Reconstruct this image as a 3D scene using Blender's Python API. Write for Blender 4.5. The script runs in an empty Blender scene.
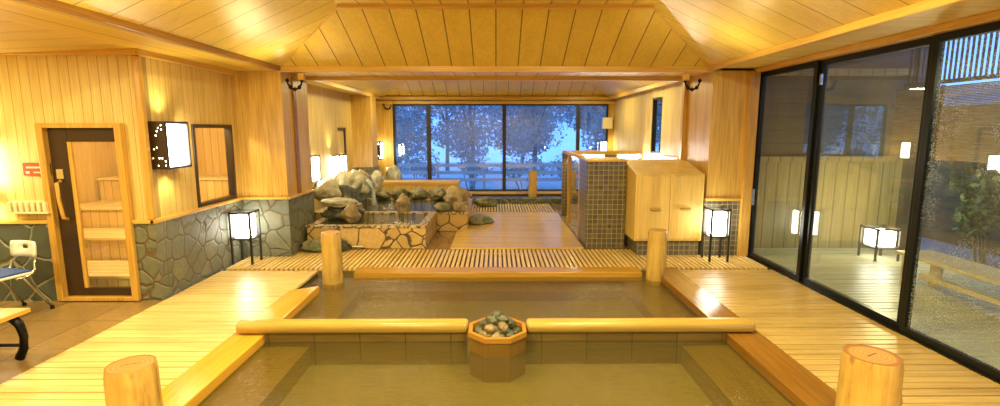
import bpy, bmesh, math, random
from mathutils import Vector, Matrix, noise
S = bpy.context.scene
C = S.collection
R = math.radians
PI = math.pi
rnd = random.Random(7)

# ---------------------------------------------------------------- camera
F = 500.0
VX, VY = 496.0, 130.0
pitch = math.atan((203 - VY) / F)
yaw = math.atan((500 - VX) * math.cos(pitch) / F)
cd = bpy.data.cameras.new('camera')
cam = bpy.data.objects.new('camera', cd)
C.objects.link(cam)
cd.sensor_fit = 'HORIZONTAL'
cd.sensor_width = 36
cd.lens = F / 1000 * 36
cd.clip_start = 0.05
cam.location = (0, 0, 1.8)
cam.rotation_euler = (R(90) - pitch, 0, -yaw)
S.camera = cam

# ---------------------------------------------------------------- colour management
S.view_settings.view_transform = 'Standard'
S.view_settings.look = 'None'
S.view_settings.gamma = 1
S.view_settings.use_curve_mapping = False
S.view_settings.exposure = 0.05

# ---------------------------------------------------------------- sky at dusk
W = bpy.data.worlds.new('world')
S.world = W
W.use_nodes = True
wn = W.node_tree.nodes
bg = wn['Background']
bg.inputs[0].default_value = (0.13, 0.34, 1.0, 1)
bg.inputs[1].default_value = 3.0
S.cycles.max_bounces = 8
S.cycles.diffuse_bounces = 4
S.cycles.glossy_bounces = 4
S.cycles.transparent_max_bounces = 16
S.cycles.use_denoising = True
S.cycles.sample_clamp_indirect = 6
S.cycles.caustics_reflective = False
S.cycles.caustics_refractive = False

# ---------------------------------------------------------------- lamps (recessed downlights of the coffers, unseen spots added for the ceiling glow)
WARM = (1.0, 0.87, 0.42)
def area(name, loc, rot, power, sx, sy=None, col=WARM, spread=180):
    l = bpy.data.lights.new(name, 'AREA')
    l.energy = power; l.color = col; l.size = sx
    if sy: l.shape = 'RECTANGLE'; l.size_y = sy
    else: l.shape = 'DISK'
    l.spread = R(spread)
    o = bpy.data.objects.new(name, l); C.objects.link(o)
    o.location = loc; o.rotation_euler = rot
    return o
def point(name, loc, power, r=0.05, col=WARM):
    l = bpy.data.lights.new(name, 'POINT'); l.energy = power; l.color = col; l.shadow_soft_size = r
    o = bpy.data.objects.new(name, l); C.objects.link(o); o.location = loc
    return o
def spot(name, loc, target, power, angle=60, blend=1.0, r=0.05, col=WARM):
    l = bpy.data.lights.new(name, 'SPOT'); l.energy = power; l.color = col; l.shadow_soft_size = r
    l.spot_size = R(angle); l.spot_blend = blend
    o = bpy.data.objects.new(name, l); C.objects.link(o); o.location = loc
    o.rotation_euler = (Vector(target) - Vector(loc)).to_track_quat('-Z', 'Y').to_euler()
    return o
for lx in (-1.3, 1.3):
    for ly in (-1.5, 1.2, 3.8):
        area('downlight', (lx, ly, 3.15), (0, 0, 0), 105, 0.25)
for lx in (-2.2, 2.2):
    for ly in (9.2, 11.4): area('downlight', (lx, ly, 2.72), (0, 0, 0), 30, 0.5)
area('bay_downlight', (-4.8, 3.6, 2.55), (0, 0, 0), 70, 0.25)
area('bay_downlight', (-4.8, 0.5, 2.55), (0, 0, 0), 70, 0.25)
spot('ceiling_glow_spot', (-2.6, 6.3, 2.2), (-2.45, 6.0, 3.0), 26, 150, 1, .2)  # added spots without fittings, they cast the glow patches on the ceiling slopes
spot('ceiling_glow_spot', (2.35, 5.6, 2.2), (2.4, 5.5, 3.0), 26, 150, 1, .2)
spot('ceiling_glow_spot', (-2.5, 3.4, 2.1), (-2.4, 3.4, 3.0), 26, 150, 1, .2)
spot('ceiling_glow_spot', (2.4, 3.0, 2.1), (2.3, 3.0, 3.0), 25, 140, 1, .2)
point('sauna_lamp', (-4.4, 5.75, 2.25), 130, 0.1, (1.0, 0.8, 0.5))

# ---------------------------------------------------------------- node helpers
class NT:
    def __init__(s, name):
        s.m = bpy.data.materials.new(name); s.m.use_nodes = True
        s.t = s.m.node_tree; s.t.nodes.clear()
        s.out = s.t.nodes.new('ShaderNodeOutputMaterial')
    def n(s, typ, **kw):
        nd = s.t.nodes.new(typ)
        for k, v in kw.items():
            if k.startswith('i_'):
                key = k[2:]
                key = int(key) if key.isdigit() else key.replace('_', ' ')
                s.put(nd.inputs[key], v)
            else: setattr(nd, k, v)
        return nd
    def put(s, sock, v):
        if isinstance(v, bpy.types.NodeSocket): s.t.links.new(v, sock)
        else: sock.default_value = v
    def math(s, op, a, b=0.0, c=0.0):
        nd = s.n('ShaderNodeMath', operation=op); s.put(nd.inputs[0], a); s.put(nd.inputs[1], b); s.put(nd.inputs[2], c)
        return nd.outputs[0]
    def mix(s, f, a, b, mode='MIX'):
        nd = s.n('ShaderNodeMix', data_type='RGBA', blend_type=mode)
        s.put(nd.inputs[0], f); s.put(nd.inputs[6], a); s.put(nd.inputs[7], b)
        return nd.outputs[2]
    def coord(s):
        return s.n('ShaderNodeTexCoord').outputs['Object']
    def mapped(s, vec, sc=(1, 1, 1), loc=(0, 0, 0), rot=(0, 0, 0)):
        return s.n('ShaderNodeMapping', i_Vector=vec, i_Scale=sc, i_Location=loc, i_Rotation=rot).outputs[0]
    def noise(s, vec, scale, detail=3.0, rough=0.55):
        nd = s.n('ShaderNodeTexNoise', i_Vector=vec, i_Scale=scale, i_Detail=detail, i_Roughness=rough)
        return nd.outputs[0]
    def ramp(s, f, a, b, lo=0.0, hi=1.0):
        nd = s.n('ShaderNodeMapRange', i_Value=f); s.put(nd.inputs[1], a); s.put(nd.inputs[2], b)
        s.put(nd.inputs[3], lo); s.put(nd.inputs[4], hi)
        return nd.outputs[0]
    def schlick(s, f0, nrm=None):
        g = s.n('ShaderNodeNewGeometry')
        d = s.n('ShaderNodeVectorMath', operation='DOT_PRODUCT', i_0=g.outputs['Incoming'], i_1=nrm if nrm is not None else g.outputs['Normal']).outputs['Value']
        k = s.math('POWER', s.math('SUBTRACT', 1.0, s.math('MINIMUM', s.math('ABSOLUTE', d), 1.0)), 5.0)
        return s.math('ADD', f0, s.math('MULTIPLY', k, 1.0 - f0))
    def bsdf(s, col, rough=0.5, bump=None, bstr=0.3, bdist=0.01, **kw):
        b = s.n('ShaderNodeBsdfPrincipled')
        s.put(b.inputs['Base Color'], col); s.put(b.inputs['Roughness'], rough)
        for k, v in kw.items(): s.put(b.inputs[k.replace('_', ' ')], v)
        if bump is not None:
            bp = s.n('ShaderNodeBump', i_Strength=bstr, i_Distance=bdist, i_Height=bump)
            s.t.links.new(bp.outputs[0], b.inputs['Normal'])
        s.t.links.new(b.outputs[0], s.out.inputs[0])
        return s.m
def rgb(*c): return tuple(c) + (1.0,)
def groove(t, vec, axis, pitch, width, off=0.0):
    sx = t.n('ShaderNodeSeparateXYZ', i_0=vec)
    v = t.math('DIVIDE', t.math('ADD', sx.outputs[axis], off), pitch)
    f = t.math('FRACT', v)
    d = t.math('ABSOLUTE', t.math('SUBTRACT', f, 0.5))
    return t.ramp(d, 0.5 - width / pitch, 0.5 - width / pitch * 0.4, 0.0, 1.0), t.math('FLOOR', v)
def wood(name, a, b, grain=2, rough=0.45, g=None, gdark=0.35, vary=0.12, fine=55.0, spec=0.5):
    """a light, b dark; grain axis; g=(axis, pitch, width)"""
    e = 1.12 if name.startswith(('deck', 'bench', 'sauna')) else 1.35
    E3 = (e, e - .13, e); a = tuple(x ** q for x, q in zip(a, E3)); b = tuple(x ** q for x, q in zip(b, E3))
    t = NT(name); v = t.coord()
    sc = [fine, fine, fine]; sc[grain] = fine * 0.035
    n1 = t.noise(t.mapped(v, tuple(sc)), 1.0, 4.0, 0.65)
    sc2 = [6, 6, 6]; sc2[grain] = 0.6
    n2 = t.noise(t.mapped(v, tuple(sc2)), 1.0, 2.0)
    f = t.math('ADD', t.ramp(n1, 0.35, 0.7, 0, 0.65), t.ramp(n2, 0.4, 0.7, 0, 0.4))
    col = t.mix(f, rgb(*a), rgb(*b))
    bump = n1
    if g:
        m, idx = groove(t, v, *g)
        wn_ = t.n('ShaderNodeTexWhiteNoise', noise_dimensions='1D', i_W=idx).outputs[0]
        col = t.mix(t.math('MULTIPLY', wn_, vary * 3), col, rgb(*[x * 0.75 for x in b]))
        col = t.mix(m, col, rgb(*[x * gdark for x in b]))
        bump = t.math('SUBTRACT', t.math('MULTIPLY', n1, 0.15), m)
    return t.bsdf(col, rough, bump, 0.35, 0.006)
def stone_clad(name, cols, grout, scale=4.2, gw=0.035, rough=0.6, seed=0.0, wet=0.0):
    t = NT(name); v = t.mapped(t.coord(), (1, 1, 1), (seed, seed * 1.7, seed * .3))
    wob = t.n('ShaderNodeTexNoise', i_Vector=v, i_Scale=5.0)
    vv = t.n('ShaderNodeVectorMath', operation='MULTIPLY_ADD', i_0=wob.outputs[1], i_1=(0.07, 0.07, 0.07), i_2=v).outputs[0]
    e = t.n('ShaderNodeTexVoronoi', feature='DISTANCE_TO_EDGE', i_Vector=vv, i_Scale=scale).outputs['Distance']
    c = t.n('ShaderNodeTexVoronoi', feature='F1', i_Vector=vv, i_Scale=scale).outputs['Color']
    r = t.n('ShaderNodeSeparateColor', i_0=c).outputs[0]
    n = t.noise(v, 14.0, 5.0, 0.65)
    col = t.mix(r, rgb(*cols[0]), rgb(*cols[1]))
    col = t.mix(t.ramp(n, 0.35, 0.75, 0, 0.8), col, rgb(*cols[2]))
    m = t.ramp(e, gw, gw * 1.8, 0, 1)
    col = t.mix(m, rgb(*grout), col)
    h = t.math('ADD', t.ramp(e, gw * .6, gw * 3.2, 0, 1), t.math('MULTIPLY', n, 0.35))
    return t.bsdf(col, rough, h, 0.7, 0.02)
def tiles(name, a, b, grout, pitch=0.09, gw=0.006, rough=0.3, off=(0, 0, 0)):
    t = NT(name); v = t.mapped(t.coord(), (1, 1, 1), off)
    nrm = t.n('ShaderNodeNewGeometry').outputs['Normal']
    sn = t.n('ShaderNodeSeparateXYZ', i_0=nrm)
    ms, cells = [], []
    for ax in range(3):
        m, idx = groove(t, v, ax, pitch, gw)
        keep = t.math('LESS_THAN', t.math('ABSOLUTE', sn.outputs[ax]), 0.5)
        ms.append(t.math('MULTIPLY', m, keep)); cells.append(t.math('MULTIPLY', idx, keep))
    m = t.math('MAXIMUM', t.math('MAXIMUM', ms[0], ms[1]), ms[2])
    cv = t.n('ShaderNodeCombineXYZ', i_0=cells[0], i_1=cells[1], i_2=cells[2]).outputs[0]
    w = t.n('ShaderNodeTexWhiteNoise', noise_dimensions='3D', i_Vector=cv).outputs[0]
    col = t.mix(w, rgb(*a), rgb(*b))
    col = t.mix(t.ramp(t.noise(v, 20.0), .35, .7, 0, .35), col, rgb(*[x * .6 for x in a]))
    col = t.mix(m, col, rgb(*grout))
    return t.bsdf(col, rough, t.math('SUBTRACT', 1.0, m), 0.4, 0.004)
def plain(name, col, rough=0.5, metal=0.0, ns=30.0, nv=0.15, bstr=0.1):
    t = NT(name); v = t.coord(); n = t.noise(v, ns, 3.0)
    c = t.mix(t.ramp(n, .3, .7, 0, nv * 2), rgb(*col), rgb(*[x * .6 for x in col]))
    return t.bsdf(c, rough, n, bstr, 0.003, Metallic=metal)
def glow(name, col, strength):
    t = NT(name); v = t.coord()
    n = t.noise(v, 40.0, 2.0)
    e = t.n('ShaderNodeEmission', i_Color=rgb(*col), i_Strength=t.ramp(n, .3, .7, strength * .93, strength * 1.05))
    t.t.links.new(e.outputs[0], t.out.inputs[0])
    return t.m
def glass(name, f0=0.06, mist=0.05, mist_scale=2.0, drops=0.0, tf=0.5, tint=(0.93, 0.97, 0.96), rough=0.0):
    t = NT(name); v = t.coord()
    tr = t.n('ShaderNodeBsdfTransparent', i_Color=rgb(*tint))
    gl = t.n('ShaderNodeBsdfGlossy', i_Roughness=rough)
    a = t.n('ShaderNodeMixShader', i_0=t.schlick(f0), i_1=tr.outputs[0], i_2=gl.outputs[0]).outputs[0]
    if mist or drops:
        df = t.n('ShaderNodeBsdfDiffuse', i_Color=rgb(.85, .9, .85))
        tl = t.n('ShaderNodeBsdfTranslucent', i_Color=rgb(.85, .9, .85))
        d2 = t.n('ShaderNodeMixShader', i_0=tf, i_1=df.outputs[0], i_2=tl.outputs[0]).outputs[0]
        f = t.ramp(t.noise(v, mist_scale, 2.0), .3, .75, mist * .3, mist)
        if drops:
            sp = t.n('ShaderNodeTexVoronoi', feature='F1', i_Vector=v, i_Scale=70.0).outputs['Distance']
            k = t.math('MULTIPLY', t.ramp(sp, .22, .3, 1, 0), t.ramp(t.noise(v, 1.3, 3.0), .36, .52, 0, drops))
            f = t.math('MAXIMUM', f, k)
        a = t.n('ShaderNodeMixShader', i_0=f, i_1=a, i_2=d2).outputs[0]
    t.t.links.new(a, t.out.inputs[0])
    return t.m
def water(name, tint=(0.76, 0.70, 0.42), murk=(0.21, 0.185, 0.075), mf=0.16, ripple=0.24, rs=12.0):
    t = NT(name); v = t.coord()
    n = t.n('ShaderNodeMath', operation='ADD')
    n1 = t.noise(t.mapped(v, (1, 2.4, 1)), rs, 3.0, 0.55); n2 = t.noise(v, rs * 3.3, 2.0)
    h = t.math('ADD', n1, t.math('MULTIPLY', n2, 0.35))
    bp = t.n('ShaderNodeBump', i_Strength=ripple, i_Distance=0.09, i_Height=h).outputs[0]
    tr = t.n('ShaderNodeBsdfTransparent', i_Color=rgb(*tint))
    df = t.n('ShaderNodeBsdfDiffuse', i_Color=rgb(*murk))
    body = t.n('ShaderNodeMixShader', i_0=mf, i_1=tr.outputs[0], i_2=df.outputs[0]).outputs[0]
    gl = t.n('ShaderNodeBsdfGlossy', i_Roughness=0.03, i_Normal=bp)
    a = t.n('ShaderNodeMixShader', i_0=t.schlick(0.055, bp), i_1=body, i_2=gl.outputs[0]).outputs[0]
    t.t.links.new(a, t.out.inputs[0])
    return t.m

M = {}
YW = (0.80, 0.56, 0.20); YD = (0.58, 0.35, 0.09)
M['wall'] = wood('panelling', (0.82, 0.64, 0.32), (0.62, 0.43, 0.17), 2, 0.5, (0, 0.10, 0.004), 0.55, 0.03)
M['wall_y'] = wood('panelling_side', (0.80, 0.60, 0.29), (0.56, 0.36, 0.13), 2, 0.5, (1, 0.10, 0.004), 0.55, 0.03)
M['column'] = wood('column_board', (0.76, 0.50, 0.17), (0.44, 0.24, 0.06), 2, 0.4)
M['ceil_x'] = wood('ceiling_board_x', (0.82, 0.59, 0.17), (0.68, 0.46, 0.10), 1, 0.4, (0, 0.302, 0.010, 0.0), 0.25, 0.05, 40)
M['ceil_y'] = wood('ceiling_board_y', (0.84, 0.63, 0.21), (0.70, 0.49, 0.13), 0, 0.35, (1, 0.335, 0.008, 0.03), 0.35, 0.05, 40)
M['ceil_bay'] = wood('ceiling_board_bay', (0.84, 0.64, 0.28), (0.66, 0.46, 0.16), 0, 0.4, (1, 0.335, 0.006, 0.1), 0.5, 0.04, 40)
M['trim'] = wood('trim_wood_x', (0.78, 0.52, 0.18), (0.56, 0.31, 0.08), 0, 0.35)
M['trim_y'] = wood('trim_wood_y', (0.78, 0.52, 0.18), (0.56, 0.31, 0.08), 1, 0.35)
M['trim_z'] = wood('trim_wood_z', (0.72, 0.45, 0.15), (0.48, 0.25, 0.06), 2, 0.35)
M['trim_dark'] = wood('trim_wood_dark', (0.42, 0.20, 0.06), (0.25, 0.10, 0.03), 1, 0.3)
M['deck_x'] = wood('deck_slat_x', (0.84, 0.62, 0.32), (0.56, 0.34, 0.13), 0, 0.28, None)
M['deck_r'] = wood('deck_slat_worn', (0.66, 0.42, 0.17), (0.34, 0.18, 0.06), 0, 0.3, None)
M['deck_y'] = wood('deck_slat_y', (0.82, 0.58, 0.26), (0.56, 0.32, 0.12), 1, 0.3, None)
M['platform'] = wood('platform_plank', (0.80, 0.56, 0.24), (0.60, 0.38, 0.14), 0, 0.22, (1, 0.12, 0.004), 0.5, 0.06)
M['rim_l'] = wood('rim_light', (0.78, 0.46, 0.10), (0.60, 0.32, 0.06), 1, 0.18)
M['rim_r'] = wood('rim_red', (0.40, 0.19, 0.05), (0.25, 0.11, 0.03), 1, 0.12)
M['rim_b'] = wood('rim_back', (0.62, 0.36, 0.10), (0.42, 0.22, 0.05), 0, 0.15)
M['bathwood'] = wood('bath_wood', (0.34, 0.21, 0.08), (0.20, 0.12, 0.04), 0, 0.4, (0, 0.4, .006), .5)
M['ledge'] = wood('bath_ledge_wood', (0.38, 0.25, 0.09), (0.25, 0.15, 0.05), 1, 0.4)
M['bathfloor'] = plain('bath_floor', (0.25, 0.21, 0.09), 0.6, 0, 4.0, .2)
M['log'] = wood('peeled_log', (0.80, 0.54, 0.19), (0.46, 0.25, 0.06), 2, 0.4, None, fine=30.0)
M['rail'] = wood('rail_wood', (0.60, 0.41, 0.15), (0.45, 0.28, 0.09), 0, 0.25)
M['box'] = wood('box_wood', (0.33, 0.18, 0.06), (0.21, 0.10, 0.03), 2, 0.3)
M['boxrim'] = wood('box_rim_wood', (0.58, 0.30, 0.08), (0.42, 0.20, 0.05), 0, 0.3)
M['cab'] = wood('cabinet_wood', (0.80, 0.58, 0.25), (0.56, 0.36, 0.12), 2, 0.4, None, fine=45)
M['sauna'] = wood('sauna_wood', (0.85, 0.60, 0.30), (0.66, 0.40, 0.15), 2, 0.5, (0, 0.12, 0.006), 0.5)
M['bench'] = wood('bench_wood', (0.90, 0.70, 0.40), (0.74, 0.50, 0.22), 0, 0.5)
M['stone_g'] = stone_clad('green_grey_stone', ((0.12, 0.13, 0.085), (0.20, 0.19, 0.12), (0.09, 0.10, 0.07)), (0.12, 0.08, 0.035), 4.6, 0.022)
M['stone_dark'] = stone_clad('dark_stone', ((0.05, 0.065, 0.055), (0.09, 0.10, 0.075), (0.06, 0.07, 0.06)), (0.22, 0.22, 0.16), 3.2, 0.016, 0.4, 3.0)
M['stone_o'] = stone_clad('ochre_stone', ((0.46, 0.30, 0.09), (0.60, 0.40, 0.14), (0.40, 0.24, 0.07)), (0.08, 0.05, 0.02), 3.7, 0.018, 0.5, 8.0)
M['coping'] = stone_clad('coping_stone', ((0.50, 0.36, 0.16), (0.62, 0.46, 0.22), (0.35, 0.24, 0.10)), (0.10, 0.07, 0.03), 9.0, 0.05, 0.35, 5.0)
M['tile'] = tiles('mosaic_tile', (0.085, 0.068, 0.04), (0.15, 0.12, 0.07), (0.34, 0.29, 0.15), 0.075, 0.005)
M['floortile'] = tiles('floor_tile', (0.24, 0.145, 0.05), (0.30, 0.19, 0.07), (0.12, 0.07, 0.03), 0.62, 0.006, 0.25, (0.2, 0.35, 0))
M['wetfloor'] = tiles('wet_floor_tile', (0.24, 0.13, 0.05), (0.32, 0.18, 0.07), (0.12, 0.07, 0.03), 0.30, 0.005, 0.08)
M['black'] = plain('black_metal', (0.012, 0.014, 0.012), 0.3, 0.6)
M['blackwood'] = plain('black_wood', (0.02, 0.015, 0.01), 0.4)
M['iron'] = plain('iron', (0.01, 0.01, 0.012), 0.4, 0.7)
M['brown'] = plain('dark_brown_frame', (0.04, 0.02, 0.01), 0.3)
M['chrome'] = plain('chrome', (0.75, 0.75, 0.72), 0.18, 1.0)
M['white'] = plain('white_plastic', (0.80, 0.80, 0.74), 0.35)
M['cream'] = plain('cream_plastic', (0.80, 0.70, 0.42), 0.4)
M['blue'] = plain('blue_cushion', (0.02, 0.06, 0.30), 0.5)
M['red'] = plain('red_sign', (0.55, 0.08, 0.03), 0.4)
M['lamp'] = glow('lantern_paper', (1.0, 0.93, 0.66), 22.0)
M['lamp_b'] = glow('floor_lantern_paper', (1.0, 0.97, 0.82), 18.0)
M['tube'] = glow('vanity_tube', (1.0, 0.98, 0.85), 130.0)
M['glass'] = glass('window_glass', 0.05, 0.02)
M['glass_mist'] = glass('misted_glass', 0.08, 0.10, 1.2)
M['glass_drop'] = glass('droplet_glass', 0.07, 0.06, 1.5, 0.7)
M['glass_back'] = glass('back_glass', 0.06, 0.16, 1.5, 0.0, 0.92)
M['water'] = water('bath_water')
M['water_tub'] = water('tub_water', (0.45, 0.45, 0.30), (0.14, 0.13, 0.07), 0.5, 0.2)
M['fall'] = water('falling_water', (0.8, 0.85, 0.85), (0.8, 0.85, 0.8), 0.5, 0.5, 30)
def rockmat(name, a, b, rough=0.45, moss=None):
    t = NT(name); v = t.coord(); n = t.noise(v, 5.0, 6.0, .65); n2 = t.noise(v, 22.0, 4.0)
    col = t.mix(t.ramp(n, .35, .65), rgb(*a), rgb(*b))
    if moss: col = t.mix(t.ramp(t.noise(v, 2.6, 3.0), .5, .62), col, rgb(*moss))
    return t.bsdf(col, rough, t.math('ADD', n, t.math('MULTIPLY', n2, .4)), .6, .03)
M['rock_o'] = rockmat('ochre_rock', (0.42, 0.30, 0.14), (0.20, 0.14, 0.07))
M['rock_g'] = rockmat('mossy_rock', (0.26, 0.22, 0.11), (0.10, 0.09, 0.05), .5, (0.10, 0.11, 0.035))
M['rock_d'] = rockmat('dark_rock', (0.09, 0.09, 0.06), (0.03, 0.035, 0.03), .35)
M['rock_l'] = rockmat('pale_rock', (0.55, 0.50, 0.36), (0.24, 0.21, 0.12), .5)
M['pebble_a'] = rockmat('green_pebble', (0.10, 0.10, 0.055), (0.04, 0.045, 0.028), .4)
M['pebble_b'] = rockmat('tan_pebble', (0.26, 0.19, 0.09), (0.15, 0.10, 0.045), .4)
M['leaf_d'] = rockmat('dusk_lit_leaf', (0.14, 0.28, 0.30), (0.07, 0.16, 0.19), .5)  # blue light of the dusk sky worked into the leaf colour
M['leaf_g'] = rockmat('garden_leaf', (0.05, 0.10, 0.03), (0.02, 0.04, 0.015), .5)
M['bark'] = rockmat('bark', (0.10, 0.08, 0.06), (0.04, 0.03, 0.02), .7)
M['ground'] = plain('garden_ground', (0.20, 0.20, 0.18), .8, 0, 3.0)
M['snow'] = plain('pale_gravel', (0.65, 0.66, 0.68), .8, 0, 12.0)
M['fence'] = plain('grey_fence', (0.30, 0.30, 0.32), .7)
def reed():
    t = NT('reed_blind'); v = t.coord()
    n = t.noise(t.mapped(v, (3, 3, 120)), 1.0, 3.0, .7)
    col = t.mix(t.ramp(n, .35, .65), rgb(.34, .20, .08), rgb(.09, .05, .02))
    return t.bsdf(col, .6, n, .8, .01)
M['reed'] = reed()
M['terrace'] = wood('grey_terrace', (0.62, 0.55, 0.40), (0.42, 0.36, 0.24), 0, .35)
M['oldboard'] = wood('old_board', (0.46, 0.34, 0.17), (0.28, 0.19, 0.08), 2, .6, (0, .18, .01), .4)
M['darkboard'] = wood('dark_board', (0.12, 0.09, 0.05), (0.06, 0.045, 0.03), 0, .6, (2, .2, .01), .4)

# ---------------------------------------------------------------- mesh helpers
class MB:
    def __init__(s): s.v = []; s.f = []
    def add(s, vs, fs):
        o = len(s.v); s.v += [tuple(p) for p in vs]; s.f += [tuple(i + o for i in f) for f in fs]
        return s
    def box(s, x0, x1, y0, y1, z0, z1, mat=None):
        vs = [Vector((x, y, z)) for z in (z0, z1) for y in (y0, y1) for x in (x0, x1)]
        if mat: vs = [mat @ p for p in vs]
        return s.add(vs, [(0, 2, 3, 1), (4, 5, 7, 6), (0, 1, 5, 4), (2, 6, 7, 3), (0, 4, 6, 2), (1, 3, 7, 5)])
    def quad(s, a, b, c, d): return s.add([a, b, c, d], [(0, 1, 2, 3)])
    def prism(s, poly, z0, z1):
        n = len(poly)
        vs = [(p[0], p[1], z0) for p in poly] + [(p[0], p[1], z1) for p in poly]
        fs = [tuple(range(n - 1, -1, -1)), tuple(range(n, 2 * n))] + [(i, (i + 1) % n, n + (i + 1) % n, n + i) for i in range(n)]
        return s.add(vs, fs)
    def tube(s, pts, r, seg=8, cap=True):
        pts = [Vector(p) for p in pts]; n = len(pts)
        rs = r if isinstance(r, (list, tuple)) else [r] * n
        ref = Vector((0, 0, 1)); rings = []
        for i, p in enumerate(pts):
            d = (pts[min(i + 1, n - 1)] - pts[max(i - 1, 0)]).normalized()
            a = ref if abs(d.dot(ref)) < 0.95 else Vector((0, 1, 0))
            u = d.cross(a).normalized(); w = d.cross(u).normalized()
            rings.append([p + (u * math.cos(t) + w * math.sin(t)) * rs[i] for t in (2 * PI * k / seg for k in range(seg))])
        vs = [q for rg in rings for q in rg]; fs = []
        for i in range(n - 1):
            for k in range(seg):
                k2 = (k + 1) % seg
                fs.append((i * seg + k, i * seg + k2, (i + 1) * seg + k2, (i + 1) * seg + k))
        if cap: fs += [tuple(range(seg - 1, -1, -1)), tuple((n - 1) * seg + k for k in range(seg))]
        return s.add(vs, fs)
    def lathe(s, prof, seg=24, c=(0, 0)):
        vs = [(c[0] + r * math.cos(2 * PI * k / seg), c[1] + r * math.sin(2 * PI * k / seg), z) for r, z in prof for k in range(seg)]
        n = len(prof); fs = []
        for i in range(n - 1):
            for k in range(seg):
                k2 = (k + 1) % seg
                fs.append((i * seg + k, i * seg + k2, (i + 1) * seg + k2, (i + 1) * seg + k))
        fs += [tuple(range(seg - 1, -1, -1)), tuple((n - 1) * seg + k for k in range(seg))]
        return s.add(vs, fs)
    def build(s, name, mat, parent=None, bevel=0, smooth=False, loc=None):
        me = bpy.data.meshes.new(name); me.from_pydata(s.v, [], s.f); me.update()
        bm = bmesh.new(); bm.from_mesh(me); bmesh.ops.recalc_face_normals(bm, faces=bm.faces); bm.to_mesh(me); bm.free()
        me.materials.append(M[mat] if isinstance(mat, str) else mat)
        if smooth:
            for p in me.polygons: p.use_smooth = True
        o = bpy.data.objects.new(name, me); C.objects.link(o)
        if parent: o.parent = parent
        if loc: o.location = loc
        if bevel:
            b = o.modifiers.new('bevel', 'BEVEL'); b.width = bevel; b.segments = 2; b.limit_method = 'ANGLE'
        return o
def B(*a): return MB().box(*a)
def tag(o, label, cat, group=None):
    o['label'] = label; o['category'] = cat
    if group: o['group'] = group
    return o
def st(o, label=None):
    o['kind'] = 'structure'
    if label: o['label'] = label
    return o
def empty(name, loc=(0, 0, 0), rz=0.0):
    o = bpy.data.objects.new(name, None); C.objects.link(o); o.location = loc; o.rotation_euler = (0, 0, rz)
    o.empty_display_size = 0.1
    return o
def copy_tree(o, parent=None):
    c = o.copy(); C.objects.link(c); c.parent = parent
    for ch in list(o.children): copy_tree(ch, c)
    return c
def wallbox(name, x0, x1, y0, y1, z0, z1, mat): return st(B(x0, x1, y0, y1, z0, z1).build(name, mat))

# ================================================================ STRUCTURE
# ground slab under everything
st(B(-6.2, -3.55, -3, 5.2, -0.10, -0.01).build('floor', 'floortile'))
st(MB().box(-3.55, -2.33, -3, 7.5, -0.14, -0.07).box(2.33, 3.7, -3, 7.5, -0.14, -0.07).box(-2.33, 2.33, 6.42, 7.5, -0.14, -0.07).box(-2.33, 2.33, -3, 2.3, -0.14, -0.07).build('floor', 'wetfloor'))
st(B(-3.7, 3.2, 7.45, 13.0, -0.10, -0.005).build('floor', 'wetfloor'))

# slatted decks
def slats_x(x0, x1, y0, y1, pitch=0.092, gap=0.011, z0=-0.035, z1=0.0):
    m = MB(); y = y0
    while y + pitch - gap <= y1 + 1e-6:
        m.box(x0, x1, y, y + pitch - gap, z0 + rnd.uniform(0, .002), z1 + rnd.uniform(-.002, .002)); y += pitch
    for xx in (x0 + .1, (x0 + x1) / 2, x1 - .16): m.box(xx, xx + .06, y0, y1, -0.07, z0)
    return m
def slats_y(x0, x1, y0, y1, pitch=0.064, gap=0.023, z0=-0.035, z1=0.0):
    m = MB(); x = x0
    while x + pitch - gap <= x1 + 1e-6:
        m.box(x, x + pitch - gap, y0, y1, z0, z1 + rnd.uniform(-.002, .002)); x += pitch
    for yy in (y0 + .08, y1 - .14): m.box(x0, x1, yy, yy + .06, -0.07, z0)
    return m
st(slats_x(-3.55, -2.31, -0.5, 6.38).build('deck_floor', 'deck_x', bevel=.003), 'pale slatted deck along the stone clad wall')
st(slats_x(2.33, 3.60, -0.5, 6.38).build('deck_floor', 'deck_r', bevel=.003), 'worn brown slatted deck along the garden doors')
st(slats_y(-3.55, 3.60, 6.40, 7.44).build('deck_floor', 'deck_y', bevel=.003), 'slatted cross deck behind the bath')
st(slats_y(-0.62, 1.30, 10.82, 12.0, z0=0.0, z1=0.03).build('deck_floor', 'deck_y', bevel=.003), 'slatted deck below the back window')
st(B(-0.70, 1.34, 7.46, 10.80, -0.004, 0.02).build('deck_floor', 'platform', bevel=.004), 'solid wooden walkway between tubs and wash area')

# facing wall with sauna door (Y = 5.2)
def facewall():
    Y0, Y1 = 5.2, 5.32
    m = MB().box(-6.2, -4.66, Y0, Y1, .85, 2.75).box(-3.80, -3.598, Y0, Y1, .85, 2.75).box(-4.66, -3.80, Y0, Y1, 1.87, 2.75)
    st(m.build('wall_left', 'wall'))
    st(B(-6.2, -4.66, Y0 - .02, Y1, -0.05, .83).build('wall_left', 'stone_dark'))
    st(MB().box(-3.80, -3.58, Y0 - .02, Y1, -0.05, .83).build('wall_left', 'stone_g'))
facewall()
m = MB().box(-6.2, -4.66, 5.16, 5.2, .83, .87).box(-3.80, -3.57, 5.16, 5.2, .83, .87)
st(m.build('trim_1', 'trim', bevel=.005))
st(MB().box(-6.2, -3.56, 5.13, 5.2, 2.54, 2.61).build('trim_2', 'trim', bevel=.005))
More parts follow.
